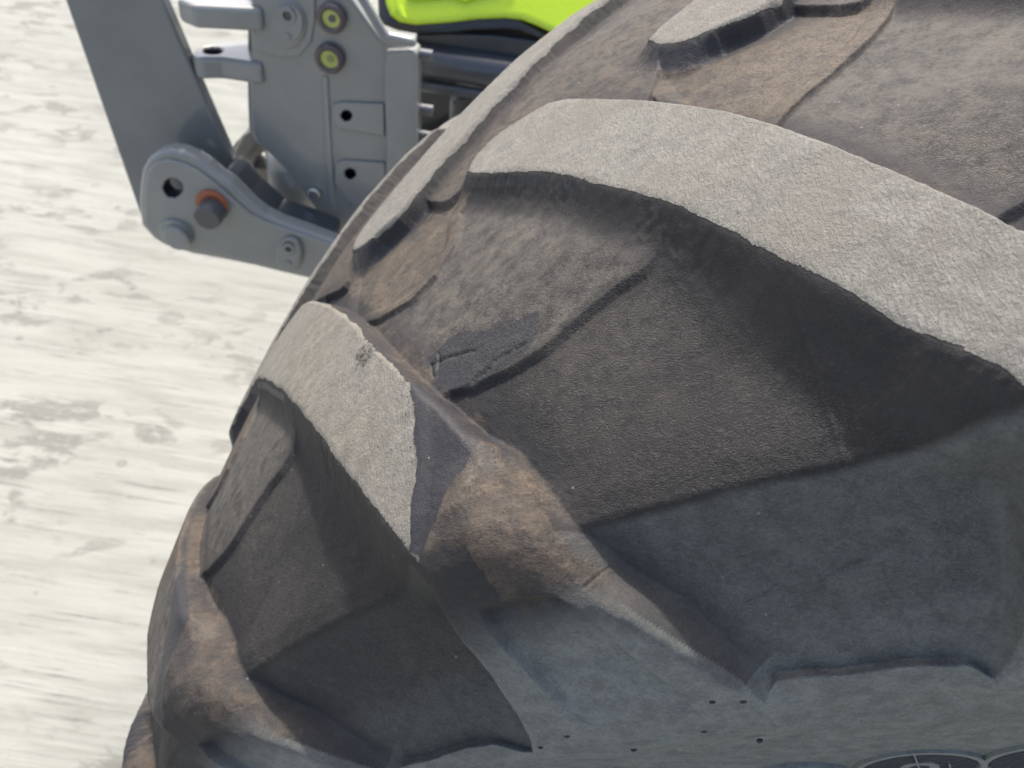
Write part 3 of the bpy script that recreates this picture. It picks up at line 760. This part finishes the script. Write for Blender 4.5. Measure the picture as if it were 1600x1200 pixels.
# lower link arm with its raised face
YL = .525
arm = prism('lower_link_arm', [(219,352),(216,320),(217,292),(221,266),(231,248),(246,238),(264,234),(284,238),(304,247),(322,259),(340,274),(360,287),(378,306),(398,325),(414,337),(440,349),(480,363),(520,378),(560,392),(620,425),(600,470),(540,452),(484,438),(440,428),(400,418),(352,408),(300,399),(258,386),(238,374)], YL, .030, GREY, tractor, .011,
    cut=[(circ(270,294,15,24), .034, HOLE)], seg=4, label='grey lower link arm with pins and a bore')
prism('arm_face', [(226,350),(224,300),(230,268),(244,254),(262,250),(286,256),(310,268),(334,286),(362,311),(392,336),(420,350),(470,367),(520,384),(560,400),(600,440),(540,444),(480,430),(400,410),(300,391),(262,380),(240,367)], YL-.005, .006, GREY, arm, .005, cut=[(circ(270,294,15,24), .04, HOLE)])
disc('orange_bush', 332, 318, 25, YL-.004, .007, ORNG, arm, .2, .5, 'orange brown bush round the pin')
disc('pin_head', 335, 325, 21, YL-.006, .030, DGREY, arm, .12, 0, 'dark grey pin head')
disc('pin_boss', 277, 364, 26, YL-.004, .006, GREY, arm, .2)
disc('pin_end', 279, 369, 20, YL-.010, .010, GREY, arm, .15)
oval(452, 395, arm, .72, YL-.005)
# web joining arm and casting
prism('arm_web', [(352,262),(372,275),(392,300),(430,333),(520,366),(520,385),(440,360),(404,345),(372,312)], YL+.035, .05, DGREY, tractor, .006)
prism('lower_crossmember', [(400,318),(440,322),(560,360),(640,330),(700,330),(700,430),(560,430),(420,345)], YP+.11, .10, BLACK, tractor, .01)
# dark axle casting to the right of the plate
YA = .80
def tube_x(name, pxa, pxb, py, rpx, Y, m, flat=1., extra=0):
    pa_, pb_ = aty(pxa, py, Y), aty(pxb, py, Y); r = rpx*sc(Y, pxa, py); bm = bmesh.new()
    rows = [[bm.verts.new((x, pa_.y+r*math.cos(i*math.pi/16), pa_.z+flat*r*math.sin(i*math.pi/16))) for i in range(32)] for x in np.linspace(pa_.x, pb_.x+extra, 6)]
    for A_, B_ in zip(rows[:-1], rows[1:]):
        for i in range(32): bm.faces.new((A_[i], A_[(i+1) % 32], B_[(i+1) % 32], B_[i]))
    bm.faces.new(rows[0]); bm.faces.new(rows[-1][::-1])
    return bm_obj(name, bm, m, tractor, True)
prism('axle_casting', [(648,52),(700,50),(780,55),(860,66),(960,90),(960,150),(820,128),(740,124),(690,132),(660,142),(652,142)], YA+.03, .16, DGREY, tractor, .025, seg=5, label='dark blue grey front axle casting')
tube_x('axle_tube', 640, 900, 92, 24, YA+.02, DGREY)
tube_x('casting_rib', 640, 900, 130, 9, YA+.01, DGREY)
prism('axle_recess', [(620,120),(760,120),(900,120),(960,300),(900,420),(620,420)], YA+.13, .05, HOLE, tractor, .01)
prism('axle_housing', [(700,160),(712,146),(760,140),(900,140),(960,300),(800,420),(704,420),(698,300)], YA+.05, .10, DGREY, tractor, .02, seg=4)
# lime green bonnet above with its black seal
YG = .80
bon = [(580,-40),(590,-4),(597,16),(606,30),(622,39),(648,43),(700,42),(742,39),(786,39),(812,42),(836,50),(862,60),(900,76),(980,110),(1020,-60),(600,-80)]
bonnet = prism('bonnet', bon, YG, .50, GREEN, tractor, .012, seg=5, label='bright lime green bonnet panel with a rounded lower corner')
seal = prism('bonnet_seal', [(x+(-8 if i < 4 else 0), y+(0 if i < 2 else 11)) for i, (x, y) in enumerate(bon[:14])]+bon[14:], YG+.008, .46, BLACK, tractor, .006)
prism('pressed_rib', [(626,6),(640,2),(690,1),(712,-6),(730,-6),(736,2),(760,0),(800,-8),(800,-3),(764,6),(740,10),(722,14),(700,8),(640,10)], YG-.006, .008, GREEN, bonnet, .004)
prism('scuffed_corner', [(600,-30),(608,-30),(622,14),(634,33),(626,31),(614,18)], YG-.003, .004, GREEN, bonnet, .002)

for o_ in [bonnet]+[c for c in bonnet.children]+[seal]:
    z0 = min(v_.co.z for v_ in bonnet.data.vertices) if o_ is bonnet else ZB
    ZB = z0
    for v_ in o_.data.vertices: v_.co.y += .8*max(v_.co.z-z0-.012, 0)
